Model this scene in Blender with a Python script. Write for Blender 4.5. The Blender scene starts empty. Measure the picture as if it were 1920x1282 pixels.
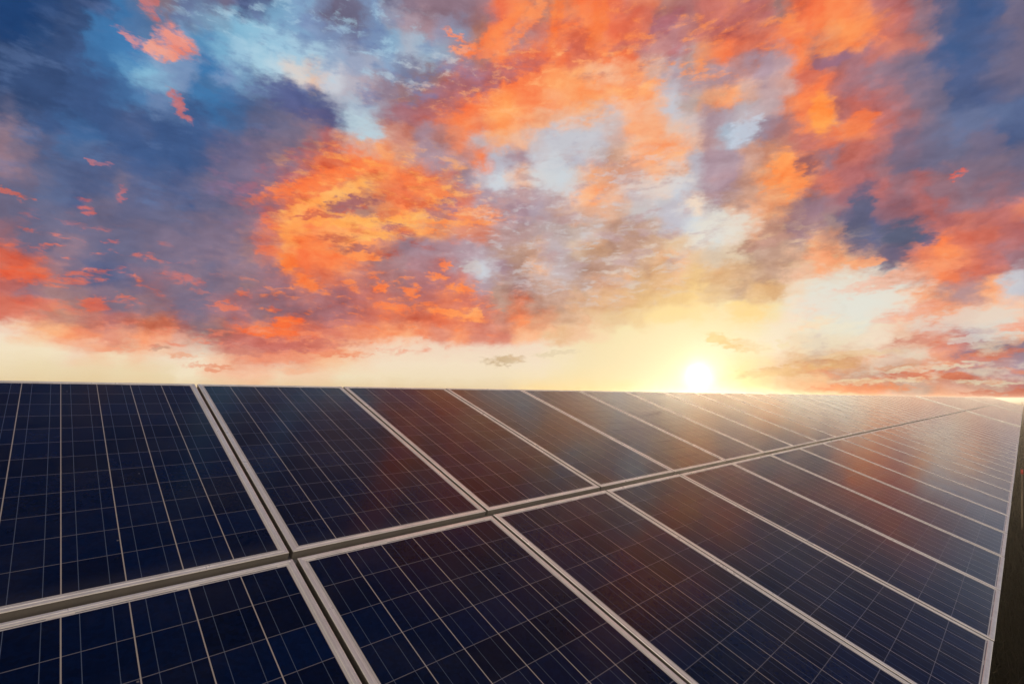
import bpy, bmesh, math, random
from math import radians, degrees, sin, cos, pi
from mathutils import Vector, Matrix
random.seed(7)

C = bpy.context.scene.collection
S = bpy.context.scene

# ------------------------------------------------------------------ camera
CAM_Z = 2.03
cam_data = bpy.data.cameras.new('camera')
cam_data.sensor_width = 36.0
cam_data.lens = 36.0 * 922.96 / 1920.0
cam_data.clip_start = 0.05
cam_data.clip_end = 9000
cam = bpy.data.objects.new('camera', cam_data)
C.objects.link(cam)
cam.location = (0, 0, CAM_Z)
cam.rotation_euler = (radians(90 + 6.502), 0, 0)
S.camera = cam

# ------------------------------------------------------------------ sun
SUN_AZ, SUN_EL = radians(20.75), radians(2.49)
LAMP_EL = radians(6.2)
SUN_DIR = Vector((sin(SUN_AZ) * cos(SUN_EL), cos(SUN_AZ) * cos(SUN_EL), sin(SUN_EL)))
sun_data = bpy.data.lights.new('sun', 'SUN')
sun_data.energy = 5.0
sun_data.angle = radians(0.6)
sun_data.color = (1.0, 0.76, 0.48)
sun = bpy.data.objects.new('sun', sun_data)
C.objects.link(sun)
sun.location = (20, 60, 30)
LAMP_DIR = Vector((sin(SUN_AZ) * cos(LAMP_EL), cos(SUN_AZ) * cos(LAMP_EL), sin(LAMP_EL)))
sun.rotation_euler = (-LAMP_DIR).to_track_quat('-Z', 'Y').to_euler()

# ------------------------------------------------------------------ exposure
S.view_settings.view_transform = 'Standard'
S.view_settings.look = 'None'
S.view_settings.exposure = 0.0
S.view_settings.gamma = 1.0
S.view_settings.use_curve_mapping = False
S.render.engine = 'CYCLES'
S.cycles.use_denoising = True
S.cycles.max_bounces = 6
S.cycles.volume_bounces = 0
S.cycles.sample_clamp_indirect = 4.0
try:
    S.cycles.denoiser = 'OPENIMAGEDENOISE'
    S.cycles.denoising_input_passes = 'RGB_ALBEDO_NORMAL'
except Exception:
    pass


# ------------------------------------------------------------------ node helper
class NT:
    def __init__(self, tree):
        self.t = tree

    def n(self, kind, **kw):
        nd = self.t.nodes.new(kind)
        for k, v in kw.items():
            setattr(nd, k, v)
        return nd

    def put(self, sock, v):
        if isinstance(v, bpy.types.NodeSocket):
            self.t.links.new(v, sock)
        elif v is not None:
            sock.default_value = v

    def math(self, op, a, b=None, c=None, clamp=False):
        nd = self.n('ShaderNodeMath', operation=op, use_clamp=clamp)
        self.put(nd.inputs[0], a)
        if b is not None: self.put(nd.inputs[1], b)
        if c is not None: self.put(nd.inputs[2], c)
        return nd.outputs[0]

    def vmath(self, op, a, b=None, scale=None):
        nd = self.n('ShaderNodeVectorMath', operation=op)
        self.put(nd.inputs[0], a)
        if b is not None: self.put(nd.inputs[1], b)
        if scale is not None: self.put(nd.inputs['Scale'], scale)
        return nd.outputs['Value'] if op in ('DOT_PRODUCT', 'LENGTH') else nd.outputs[0]

    def mapr(self, v, a, b, c=0.0, d=1.0, mode='SMOOTHSTEP'):
        nd = self.n('ShaderNodeMapRange', interpolation_type=mode)
        for i, x in enumerate((v, a, b, c, d)): self.put(nd.inputs[i], x)
        return nd.outputs[0]

    def mix(self, f, a, b, blend='MIX', clamp=False):
        nd = self.n('ShaderNodeMix', data_type='RGBA', blend_type=blend, clamp_result=clamp)
        self.put(nd.inputs[0], f); self.put(nd.inputs[6], a); self.put(nd.inputs[7], b)
        return nd.outputs[2]

    def noise(self, vec, scale, detail=5, rough=0.55, lac=2.0, dist=0.0, dims='3D'):
        nd = self.n('ShaderNodeTexNoise', noise_dimensions=dims)
        self.put(nd.inputs['Vector'], vec)
        nd.inputs['Scale'].default_value = scale; nd.inputs['Detail'].default_value = detail
        nd.inputs['Roughness'].default_value = rough; nd.inputs['Lacunarity'].default_value = lac
        nd.inputs['Distortion'].default_value = dist
        return nd

    def xyz(self, x, y, z=0.0):
        nd = self.n('ShaderNodeCombineXYZ')
        self.put(nd.inputs[0], x); self.put(nd.inputs[1], y); self.put(nd.inputs[2], z)
        return nd.outputs[0]

    def sep(self, v):
        nd = self.n('ShaderNodeSeparateXYZ'); self.put(nd.inputs[0], v)
        return nd.outputs


def lin(v):
    v /= 255.0
    return v / 12.92 if v <= 0.04045 else ((v + 0.055) / 1.055) ** 2.4


def rgb(c):
    return (lin(c[0]), lin(c[1]), lin(c[2]), 1.0)


# ------------------------------------------------------------------ sunset sky (world)
# colour of the cloud deck at compass bearings and heights above the horizon, in degrees
SKY_AZIMUTHS = [-62.0, -55.0, -48.3, -47.3, -46.2, -45.0, -43.8, -42.6, -41.3, -40.0, -38.6, -37.1, -35.6, -34.0, -32.4, -30.7, -28.9, -27.1, -25.2, -23.3, -21.3, -19.2, -17.1, -15.0, -12.8, -10.5, -8.3, -6.0, -3.7, -1.3, 1.0, 3.3, 5.7, 8.0, 10.2, 12.5, 14.7, 16.9, 19.0, 21.0, 23.0, 25.0, 26.9, 28.7, 30.5, 32.2, 33.8, 35.4, 36.9, 38.4, 39.8, 41.1, 42.4, 43.7, 44.9, 46.0, 47.1, 48.2, 53.0, 60.0, 70.0]
SKY_ELEVATIONS = [-1.00, 1.00, 2.40, 3.80, 5.40, 7.20, 9.15, 11.10, 13.05, 15.00, 16.95, 18.90, 20.85, 22.80, 24.75, 26.70, 28.65, 30.60, 32.55, 34.50, 36.45, 38.40, 40.35, 42.30, 46.00, 56.00, 75.00]
# red, green, blue (0 to 255) of each bearing, one line per height
SKY_ROWS = [
(226,198,152, 226,198,152, 226,198,152, 226,198,152, 226,198,152, 226,198,152, 226,198,152, 226,198,152, 226,198,152, 226,198,152, 226,198,152, 226,198,152, 226,198,152, 226,198,152, 226,198,152, 226,198,152, 226,198,152, 226,198,152, 226,198,152, 226,198,152, 226,198,152, 226,198,152, 226,198,152, 226,198,152, 226,198,152, 226,198,152, 226,198,152, 226,198,152, 226,198,152, 226,198,152, 242,209,143, 244,210,142, 244,210,142, 244,210,142, 244,210,142, 244,210,142, 242,217,162, 241,222,176, 241,222,176, 241,222,176, 242,217,163, 244,210,142, 238,201,139, 222,178,132, 227,176,129, 250,168,118, 250,165,115, 250,132,82, 250,132,82, 194,151,131, 190,152,134, 240,165,121, 247,187,150, 205,162,140, 207,127,108, 214,116,96, 190,132,128, 163,151,164, 150,160,182, 150,160,182, 150,160,182),
(232,209,166, 230,206,163, 230,205,161, 230,205,161, 229,204,161, 229,204,160, 229,204,160, 229,204,160, 229,204,160, 229,204,160, 229,203,159, 229,203,159, 229,203,159, 231,207,165, 232,207,166, 232,199,157, 232,196,154, 232,196,154, 231,202,160, 231,201,159, 231,201,158, 231,206,164, 231,206,163, 231,205,163, 230,205,163, 230,205,163, 230,205,163, 230,205,163, 230,205,163, 230,205,163, 243,213,156, 244,214,155, 243,213,152, 243,213,151, 243,213,151, 243,213,151, 242,218,165, 241,222,176, 241,222,176, 241,222,176, 242,218,164, 244,210,142, 239,202,140, 222,178,132, 224,177,131, 240,171,123, 230,162,123, 229,140,101, 229,139,100, 196,150,129, 190,152,134, 214,147,119, 218,163,142, 200,159,142, 194,138,126, 196,127,120, 181,138,140, 162,151,166, 150,160,182, 150,160,182, 150,160,182),
(242,225,192, 239,220,184, 237,217,179, 237,217,178, 236,216,178, 236,216,177, 236,216,176, 235,215,176, 235,213,174, 235,211,171, 235,214,174, 235,212,171, 234,213,173, 242,225,192, 243,226,194, 245,199,165, 245,192,158, 245,192,158, 243,212,178, 243,206,172, 243,208,173, 241,223,189, 241,222,188, 241,222,188, 240,222,187, 240,221,187, 240,221,187, 240,221,187, 240,221,187, 240,221,186, 243,223,185, 243,223,185, 242,221,173, 242,220,170, 241,220,170, 241,220,171, 241,221,174, 241,222,176, 241,222,176, 241,222,176, 242,218,165, 244,210,142, 240,203,140, 222,178,132, 222,178,132, 221,177,132, 192,153,134, 192,154,135, 193,156,138, 191,153,135, 195,155,136, 189,126,117, 177,129,133, 181,143,140, 178,140,138, 166,137,148, 161,142,156, 155,152,171, 150,160,182, 150,160,182, 150,160,182),
(239,210,186, 242,223,195, 243,225,194, 243,225,194, 243,226,194, 243,225,193, 243,226,193, 242,223,193, 242,212,184, 244,202,167, 242,219,185, 243,199,164, 240,218,190, 242,222,195, 242,222,195, 245,197,164, 231,157,129, 228,148,122, 228,160,135, 240,175,140, 247,189,147, 245,204,166, 244,215,184, 243,223,195, 243,223,195, 243,224,195, 243,224,195, 243,224,195, 243,224,195, 243,224,195, 243,224,195, 243,224,195, 242,224,186, 241,222,178, 241,222,176, 241,222,176, 241,222,176, 241,222,176, 241,222,176, 241,223,179, 242,222,178, 242,217,160, 241,214,163, 233,201,166, 221,177,132, 201,161,133, 211,169,133, 228,180,149, 231,200,175, 202,168,148, 221,174,147, 222,145,121, 191,129,125, 176,127,133, 168,114,119, 152,124,135, 155,134,146, 154,149,166, 150,160,182, 150,160,182, 150,160,182),
(199,112,101, 224,155,133, 239,208,184, 241,215,191, 242,220,196, 246,192,153, 249,176,128, 249,166,120, 238,147,111, 224,143,119, 230,156,127, 248,159,117, 245,173,137, 228,170,149, 209,178,162, 214,167,145, 215,126,105, 222,120,93, 223,120,92, 234,142,105, 243,158,114, 243,169,131, 242,193,163, 243,212,185, 243,215,188, 242,214,188, 241,215,190, 242,216,191, 241,216,192, 241,217,193, 242,218,193, 242,218,193, 242,223,192, 241,221,180, 241,221,176, 241,222,176, 241,222,176, 241,222,176, 241,222,176, 242,223,181, 242,224,186, 241,222,176, 241,222,179, 241,218,193, 230,194,156, 206,183,166, 220,197,169, 231,206,182, 239,217,194, 231,192,166, 226,157,131, 218,126,104, 196,127,120, 188,164,167, 224,205,189, 244,190,157, 230,187,162, 190,173,172, 150,160,182, 150,160,182, 150,160,182),
(233,114,81, 185,109,106, 207,114,98, 210,115,97, 213,116,96, 216,120,99, 191,127,111, 181,128,114, 189,118,106, 184,114,110, 184,121,112, 208,127,99, 207,125,99, 176,113,109, 148,117,122, 172,121,114, 208,117,98, 235,128,88, 246,131,84, 226,121,91, 215,118,97, 217,121,99, 232,132,99, 249,156,110, 249,168,122, 242,146,107, 225,140,115, 245,151,109, 221,141,120, 221,141,120, 245,177,135, 248,180,137, 232,187,144, 239,195,157, 242,213,171, 241,222,176, 241,222,176, 241,222,176, 241,222,176, 241,222,176, 241,222,176, 241,221,174, 241,221,174, 242,220,193, 242,220,196, 230,215,196, 224,220,206, 222,222,210, 236,212,190, 245,198,166, 241,171,135, 239,152,111, 239,158,117, 239,172,134, 245,194,161, 246,192,159, 232,190,166, 193,177,176, 150,160,182, 150,160,182, 150,160,182),
(142,107,121, 224,113,86, 200,110,98, 194,109,101, 188,109,104, 155,118,128, 159,121,121, 153,121,127, 138,112,127, 130,109,127, 130,113,129, 149,115,121, 158,115,119, 120,109,132, 119,107,129, 205,117,101, 211,116,97, 171,121,114, 181,113,108, 186,110,106, 187,110,106, 188,110,105, 206,115,99, 226,126,96, 220,129,102, 215,120,95, 234,125,88, 228,122,91, 213,117,97, 201,135,116, 245,147,100, 223,157,122, 207,162,132, 223,177,140, 230,191,147, 229,194,148, 235,203,150, 243,214,152, 243,213,150, 243,215,156, 241,220,171, 244,211,145, 244,211,144, 240,219,172, 242,220,193, 241,202,174, 227,216,199, 222,222,210, 234,212,191, 246,194,159, 249,173,127, 233,162,125, 186,147,146, 187,147,146, 247,168,122, 202,201,206, 194,193,201, 170,172,187, 150,160,182, 150,160,182, 150,160,182),
(112,106,131, 143,107,120, 207,111,95, 214,112,91, 220,112,88, 220,113,87, 158,119,127, 123,110,132, 97,100,132, 90,97,132, 103,102,132, 127,106,126, 154,111,122, 138,117,133, 117,108,131, 147,120,133, 164,122,117, 177,111,110, 179,109,108, 217,121,94, 196,113,102, 180,108,108, 197,112,102, 203,117,101, 187,115,107, 191,112,104, 222,122,93, 212,117,98, 199,126,116, 190,151,134, 218,131,98, 195,148,127, 190,152,134, 204,163,133, 223,177,139, 227,181,137, 227,186,134, 232,193,137, 235,197,138, 241,206,143, 224,188,144, 203,166,136, 225,182,133, 223,180,134, 238,211,183, 230,216,197, 228,210,190, 231,205,181, 212,186,170, 181,153,148, 203,139,119, 246,139,92, 237,132,92, 213,116,96, 187,110,106, 160,116,124, 159,116,124, 158,132,145, 150,160,182, 150,160,182, 150,160,182),
(138,117,133, 112,106,131, 134,107,124, 144,107,120, 146,107,119, 112,106,131, 112,106,131, 141,118,134, 113,107,132, 101,102,132, 106,104,131, 119,109,132, 132,114,133, 138,117,133, 121,110,132, 146,120,134, 148,120,132, 154,117,128, 217,123,95, 243,130,84, 226,124,91, 210,118,97, 202,121,108, 184,123,115, 168,120,118, 179,113,115, 186,111,108, 204,124,112, 177,152,160, 187,151,137, 168,128,122, 192,152,134, 192,157,142, 190,154,137, 216,171,145, 223,177,142, 217,174,132, 225,180,135, 233,187,142, 231,191,136, 221,177,132, 211,169,133, 199,160,133, 195,156,134, 232,184,154, 248,175,131, 242,164,118, 218,153,120, 157,127,127, 120,105,127, 198,118,105, 224,121,92, 250,132,82, 217,117,95, 208,115,98, 187,110,106, 180,108,108, 167,122,130, 141,152,176, 141,152,176, 141,152,176),
(133,115,133, 119,109,132, 112,106,131, 112,106,131, 110,107,134, 107,108,137, 109,107,134, 111,106,131, 113,106,131, 112,106,131, 112,106,131, 124,111,132, 137,116,133, 143,119,134, 146,120,134, 149,120,131, 162,121,120, 190,117,109, 246,146,92, 250,134,83, 251,140,86, 251,140,86, 215,139,115, 172,132,132, 165,130,132, 174,132,139, 178,116,118, 179,151,159, 204,206,213, 174,144,152, 186,149,135, 232,182,152, 201,183,182, 189,162,154, 190,152,134, 190,152,134, 201,161,133, 224,178,139, 237,188,151, 227,192,155, 216,194,171, 222,201,174, 194,159,140, 190,152,134, 195,156,136, 226,162,125, 199,143,120, 131,112,125, 96,100,132, 105,101,129, 128,101,120, 185,109,106, 180,108,108, 197,115,104, 184,111,108, 189,110,105, 202,113,100, 187,120,115, 125,136,166, 125,136,166, 125,136,166),
(56,77,117, 146,120,134, 113,106,131, 112,106,131, 110,107,134, 102,110,143, 94,108,145, 81,94,133, 112,106,131, 112,106,131, 97,100,132, 98,101,132, 104,103,131, 123,110,132, 146,120,134, 147,120,133, 161,120,124, 216,118,96, 253,160,96, 251,136,84, 254,155,93, 255,162,96, 252,145,88, 197,126,109, 158,129,140, 172,140,150, 173,137,145, 173,145,154, 182,160,168, 185,150,139, 189,152,135, 202,160,139, 191,176,179, 205,176,155, 202,162,133, 190,152,134, 191,152,134, 199,160,134, 222,187,151, 232,219,203, 213,217,218, 231,210,191, 224,168,135, 187,140,123, 168,128,121, 180,140,126, 157,131,132, 111,102,128, 91,96,131, 147,106,119, 151,104,115, 179,108,108, 154,117,128, 146,120,134, 149,113,125, 144,108,120, 132,108,124, 111,109,136, 108,120,155, 108,120,155, 108,120,155),
(54,76,117, 115,107,131, 146,120,134, 146,120,134, 123,110,132, 100,104,135, 89,103,141, 81,96,135, 82,95,133, 111,106,131, 83,95,133, 78,93,133, 78,93,133, 79,93,133, 97,100,132, 121,110,132, 140,112,126, 204,116,100, 253,152,91, 251,140,86, 254,157,94, 255,162,96, 255,160,95, 244,155,99, 229,153,108, 228,155,114, 223,150,115, 218,136,111, 213,137,115, 181,146,143, 180,147,144, 186,164,163, 188,166,162, 195,174,165, 194,165,152, 190,152,134, 190,152,134, 190,160,148, 191,187,197, 211,215,219, 213,207,200, 226,182,156, 242,178,138, 226,157,117, 185,134,118, 149,122,133, 160,116,124, 160,105,113, 126,100,121, 180,108,108, 157,116,126, 173,110,113, 151,115,126, 134,115,133, 129,113,132, 130,114,133, 112,106,131, 104,104,133, 92,105,145, 92,105,145, 92,105,145),
(32,64,112, 54,76,117, 132,114,133, 140,118,133, 121,110,132, 86,97,133, 76,103,146, 84,107,148, 77,93,133, 82,95,133, 70,91,135, 72,92,134, 75,92,134, 97,100,132, 110,105,131, 112,106,131, 125,108,129, 176,114,114, 234,128,88, 253,156,94, 255,162,96, 185,135,120, 180,131,117, 225,139,97, 252,144,88, 236,145,95, 222,140,100, 244,133,87, 216,136,113, 173,142,151, 172,142,152, 179,161,172, 204,168,154, 215,174,154, 220,167,140, 214,173,150, 202,193,191, 199,195,198, 193,187,195, 239,217,196, 177,147,155, 184,148,140, 214,169,147, 239,168,122, 236,157,110, 225,140,102, 203,114,100, 180,108,108, 179,108,109, 161,115,123, 125,110,131, 112,106,131, 110,107,133, 108,108,135, 115,107,131, 110,105,132, 81,96,135, 85,100,138, 76,89,134, 76,89,134, 76,89,134),
(32,64,112, 54,76,117, 75,87,122, 90,95,126, 61,80,119, 63,87,131, 64,97,144, 65,100,148, 64,90,136, 65,90,136, 64,90,136, 64,90,136, 64,90,136, 73,92,134, 99,101,132, 122,110,132, 134,115,133, 151,118,130, 180,110,109, 235,114,81, 249,134,84, 233,149,101, 219,147,106, 234,137,92, 242,129,85, 221,126,94, 197,126,104, 214,133,108, 176,152,163, 180,158,168, 188,154,155, 182,158,165, 219,187,174, 244,180,142, 250,168,118, 227,174,147, 201,185,186, 225,201,188, 202,205,213, 194,188,194, 174,147,157, 172,142,152, 196,152,137, 237,163,116, 253,155,96, 221,131,98, 155,118,128, 195,113,102, 196,112,102, 174,112,114, 131,107,125, 114,107,131, 106,109,138, 100,111,146, 100,111,145, 96,110,147, 91,106,143, 86,101,139, 66,80,128, 66,80,128, 66,80,128),
(34,63,111, 32,64,112, 54,76,117, 54,76,117, 54,76,117, 54,76,117, 62,87,132, 64,90,136, 64,90,136, 68,91,135, 73,92,134, 64,90,136, 64,90,136, 64,90,136, 77,93,134, 96,100,133, 121,110,133, 137,116,133, 148,117,130, 183,108,106, 194,113,103, 243,138,89, 252,146,89, 252,147,89, 226,133,101, 214,127,106, 211,131,107, 158,133,145, 194,180,186, 206,212,219, 236,190,164, 214,209,208, 206,212,219, 224,187,167, 235,168,129, 218,161,135, 215,168,151, 245,181,142, 232,185,158, 189,182,191, 174,148,159, 172,146,156, 204,157,141, 206,145,119, 194,129,112, 195,113,103, 220,120,94, 232,126,89, 224,116,89, 193,110,102, 159,115,124, 134,115,133, 115,110,135, 83,98,137, 78,93,133, 86,96,133, 97,100,132, 106,104,131, 66,80,128, 66,80,128, 66,80,128),
(36,63,110, 32,64,112, 51,75,116, 54,76,117, 54,76,117, 54,76,117, 62,88,133, 64,90,136, 64,96,143, 68,106,154, 80,123,170, 102,127,167, 86,112,154, 65,94,140, 66,109,158, 75,101,144, 93,99,132, 112,106,131, 119,109,132, 152,118,129, 179,108,109, 219,170,156, 219,167,146, 243,154,105, 211,148,124, 170,141,151, 172,141,149, 189,140,137, 243,138,94, 187,183,194, 176,148,157, 200,199,207, 193,193,203, 186,182,194, 188,170,170, 210,169,148, 248,180,139, 250,168,118, 249,168,119, 231,187,164, 186,152,154, 172,185,201, 164,164,179, 156,135,148, 170,121,121, 241,133,88, 251,157,96, 186,112,107, 199,110,99, 184,108,106, 160,114,122, 134,115,133, 115,108,132, 78,93,133, 78,93,133, 103,103,132, 112,106,131, 112,106,131, 66,80,128, 66,80,128, 66,80,128),
(38,62,108, 33,64,111, 32,64,112, 32,64,112, 42,70,114, 55,77,118, 62,88,133, 65,110,160, 66,115,166, 89,141,185, 127,177,207, 128,167,199, 125,150,187, 71,123,173, 66,120,171, 74,103,147, 87,97,132, 103,103,132, 118,109,132, 139,117,133, 110,99,126, 182,199,213, 177,208,225, 210,159,143, 203,135,121, 163,131,142, 180,124,118, 233,142,108, 198,176,176, 241,170,128, 237,184,154, 199,186,188, 187,183,195, 186,182,194, 188,182,192, 207,178,171, 249,174,128, 247,178,135, 229,192,171, 208,187,183, 178,152,161, 183,167,177, 193,180,185, 188,161,163, 223,129,95, 250,132,82, 248,129,82, 191,111,103, 165,113,120, 148,119,132, 140,114,130, 121,110,132, 83,95,133, 67,91,135, 72,92,134, 79,94,134, 92,98,132, 112,106,131, 66,80,128, 66,80,128, 66,80,128),
(40,61,107, 35,63,110, 32,64,112, 32,64,112, 42,69,114, 54,76,117, 55,79,121, 65,116,167, 66,120,172, 66,120,172, 90,133,178, 128,155,190, 119,147,186, 66,120,172, 119,147,186, 115,153,188, 117,145,176, 109,126,159, 88,101,138, 102,110,143, 153,156,176, 176,190,206, 173,186,202, 168,154,167, 174,122,127, 195,112,103, 223,122,93, 248,134,85, 240,143,102, 254,163,100, 250,172,123, 241,171,130, 238,183,151, 243,179,141, 222,174,151, 209,183,176, 247,181,144, 244,185,149, 200,198,205, 189,168,163, 223,162,129, 247,167,119, 209,166,152, 192,161,162, 207,160,151, 216,116,95, 216,116,93, 170,115,118, 165,113,120, 185,109,106, 193,113,103, 185,117,111, 149,120,132, 92,99,133, 69,91,135, 64,90,136, 77,94,135, 112,106,131, 66,80,128, 66,80,128, 66,80,128),
(42,61,106, 36,63,109, 33,64,111, 33,64,111, 45,71,115, 54,76,117, 56,79,122, 64,92,138, 66,117,168, 80,116,161, 87,119,160, 91,133,178, 123,154,190, 94,146,188, 124,175,206, 157,196,219, 166,203,222, 184,210,224, 216,207,202, 223,189,170, 200,203,212, 186,182,194, 178,160,171, 151,133,150, 153,121,127, 171,115,113, 207,117,98, 250,132,82, 251,136,84, 255,162,96, 251,143,91, 250,140,90, 250,160,112, 252,167,110, 252,165,107, 250,160,110, 250,144,95, 246,176,134, 192,182,189, 180,153,157, 179,145,148, 178,141,146, 187,140,139, 174,146,157, 181,148,153, 246,132,85, 196,126,109, 215,140,106, 248,146,91, 241,126,84, 202,111,97, 183,109,107, 152,118,129, 102,102,133, 71,92,134, 63,89,135, 67,90,134, 101,100,129, 66,80,128, 66,80,128, 66,80,128),
(44,60,104, 38,62,108, 35,63,110, 34,63,110, 48,71,114, 53,74,115, 57,79,122, 63,94,141, 66,119,170, 93,113,152, 141,119,128, 130,117,133, 102,118,154, 113,141,173, 124,160,188, 129,179,208, 141,187,213, 153,194,218, 164,199,220, 162,192,213, 147,167,195, 154,165,191, 164,171,192, 139,162,193, 122,129,157, 137,114,124, 173,117,113, 200,114,101, 226,122,92, 251,140,86, 250,133,82, 250,132,82, 253,152,94, 252,165,107, 249,177,132, 247,182,143, 247,163,117, 219,174,156, 182,161,169, 183,150,145, 222,140,106, 244,129,84, 224,127,99, 216,126,105, 245,133,87, 245,128,83, 248,129,82, 250,135,83, 250,132,82, 234,127,88, 180,108,108, 178,107,108, 151,114,125, 106,102,131, 70,88,130, 61,85,131, 60,84,130, 87,92,126, 66,80,128, 66,80,128, 66,80,128),
(44,60,104, 40,61,107, 36,63,109, 38,64,110, 50,71,113, 51,72,114, 56,78,122, 61,93,140, 67,110,159, 91,107,144, 140,115,123, 120,114,135, 98,112,148, 102,110,143, 109,105,131, 80,94,133, 99,119,155, 122,164,196, 128,165,198, 128,151,187, 125,144,179, 118,124,154, 127,150,186, 141,173,201, 167,177,194, 156,179,200, 147,160,181, 172,133,137, 183,122,109, 250,132,82, 226,121,91, 243,129,85, 243,126,82, 228,119,90, 227,122,91, 248,130,82, 240,128,87, 192,131,127, 180,122,124, 181,116,114, 199,112,101, 210,115,97, 199,112,100, 190,111,103, 163,121,117, 220,116,88, 245,125,81, 249,132,82, 243,129,83, 229,125,86, 170,105,106, 161,101,107, 140,105,119, 105,99,127, 68,84,126, 59,81,127, 57,80,126, 74,85,123, 66,80,128, 66,80,128, 66,80,128),
(44,60,104, 42,61,105, 38,62,108, 41,64,109, 50,69,111, 50,70,112, 55,77,121, 58,90,138, 66,102,149, 89,100,136, 133,109,118, 104,106,134, 91,105,142, 97,105,138, 102,101,130, 77,92,132, 95,109,146, 119,158,190, 128,164,197, 122,134,166, 112,107,132, 114,111,137, 127,150,185, 152,153,173, 167,146,158, 169,140,150, 154,146,167, 140,143,167, 174,123,113, 249,132,82, 188,137,135, 208,123,107, 236,125,87, 250,132,82, 245,126,81, 235,114,81, 227,115,86, 215,116,95, 177,118,111, 174,113,111, 197,112,102, 202,113,100, 180,108,108, 180,108,108, 161,118,116, 204,113,92, 225,118,83, 224,123,85, 217,121,85, 210,118,86, 159,101,103, 144,95,107, 129,97,114, 101,96,124, 65,80,122, 57,78,122, 55,76,121, 63,78,119, 66,80,128, 66,80,128, 66,80,128),
(44,60,104, 44,60,104, 40,61,107, 44,64,108, 48,67,110, 49,68,111, 53,74,119, 56,87,134, 65,94,138, 87,94,128, 122,102,114, 90,98,132, 84,99,137, 91,98,132, 92,95,126, 75,90,130, 90,105,142, 114,153,186, 123,156,190, 118,128,160, 111,105,131, 114,113,139, 128,152,188, 114,113,140, 136,116,133, 146,120,134, 146,120,134, 146,120,134, 160,119,126, 237,115,80, 245,130,85, 186,125,109, 215,128,96, 250,132,82, 246,126,81, 232,114,83, 214,116,96, 214,116,96, 176,120,112, 171,113,112, 189,110,103, 195,111,100, 168,104,108, 164,102,108, 148,110,114, 178,107,97, 200,109,86, 199,114,87, 191,111,88, 183,109,89, 145,96,101, 125,89,106, 115,89,110, 95,90,120, 65,78,118, 55,74,117, 52,72,117, 54,71,115, 66,80,128, 66,80,128, 66,80,128),
(44,60,104, 44,60,104, 42,61,106, 45,63,107, 47,64,108, 48,66,110, 51,71,116, 53,82,129, 62,85,129, 82,88,121, 102,92,114, 77,90,128, 77,92,131, 84,92,126, 82,88,123, 71,87,127, 85,100,138, 106,145,178, 112,142,178, 108,118,150, 103,100,127, 107,109,138, 120,142,179, 109,108,135, 132,113,132, 142,118,133, 143,118,133, 144,119,133, 158,118,125, 234,114,80, 246,129,82, 184,124,108, 210,127,97, 244,130,83, 238,124,82, 223,112,83, 203,112,97, 200,111,97, 164,114,110, 155,107,112, 170,103,104, 177,104,100, 151,98,107, 147,96,107, 134,102,112, 152,100,100, 173,99,89, 172,105,90, 164,102,91, 156,99,92, 128,90,100, 107,82,106, 99,81,107, 84,82,114, 63,74,114, 52,69,113, 49,67,112, 48,66,110, 64,78,126, 66,80,128, 66,80,128),
(44,60,104, 44,60,104, 44,60,104, 44,60,104, 44,60,104, 44,61,105, 46,63,107, 47,67,112, 53,69,112, 65,73,109, 68,75,111, 61,76,117, 63,78,119, 69,78,116, 65,77,116, 63,79,120, 74,92,132, 89,123,160, 92,115,154, 88,98,133, 87,89,121, 92,99,133, 100,118,156, 92,93,124, 112,101,125, 119,104,126, 120,105,126, 121,105,127, 133,105,120, 191,101,86, 200,113,87, 153,109,107, 170,111,99, 197,114,88, 192,110,88, 180,99,88, 164,99,98, 160,98,99, 135,99,107, 123,95,110, 131,90,105, 140,92,100, 120,86,105, 113,84,106, 104,86,108, 106,86,105, 120,82,95, 117,85,96, 108,82,97, 99,79,98, 86,75,101, 68,69,105, 62,66,105, 54,65,106, 47,62,105, 44,60,104, 44,60,104, 44,60,104, 59,73,120, 66,80,128, 66,80,128),
(44,60,104, 44,60,104, 44,60,104, 44,60,104, 44,60,104, 44,60,104, 44,60,104, 44,60,104, 44,60,104, 44,60,104, 44,60,104, 44,60,104, 44,60,104, 44,60,104, 44,60,104, 44,60,104, 44,60,104, 44,60,104, 44,60,104, 44,60,104, 44,60,104, 44,60,104, 44,60,104, 44,60,104, 44,60,104, 44,60,104, 44,60,104, 44,60,104, 44,60,104, 44,60,104, 44,60,104, 44,60,104, 44,60,104, 44,60,104, 44,60,104, 44,60,104, 44,60,104, 44,60,104, 44,60,104, 44,60,104, 44,60,104, 44,60,104, 44,60,104, 44,60,104, 44,60,104, 44,60,104, 44,60,104, 44,60,104, 44,60,104, 44,60,104, 44,60,104, 44,60,104, 44,60,104, 44,60,104, 44,60,104, 44,60,104, 44,60,104, 44,60,104, 44,60,104, 66,80,128, 66,80,128),
(44,60,104, 44,60,104, 44,60,104, 44,60,104, 44,60,104, 44,60,104, 44,60,104, 44,60,104, 44,60,104, 44,60,104, 44,60,104, 44,60,104, 44,60,104, 44,60,104, 44,60,104, 44,60,104, 44,60,104, 44,60,104, 44,60,104, 44,60,104, 44,60,104, 44,60,104, 44,60,104, 44,60,104, 44,60,104, 44,60,104, 44,60,104, 44,60,104, 44,60,104, 44,60,104, 44,60,104, 44,60,104, 44,60,104, 44,60,104, 44,60,104, 44,60,104, 44,60,104, 44,60,104, 44,60,104, 44,60,104, 44,60,104, 44,60,104, 44,60,104, 44,60,104, 44,60,104, 44,60,104, 44,60,104, 44,60,104, 44,60,104, 44,60,104, 44,60,104, 44,60,104, 44,60,104, 44,60,104, 44,60,104, 44,60,104, 44,60,104, 44,60,104, 44,60,104, 44,60,104, 66,80,128)]
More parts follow.
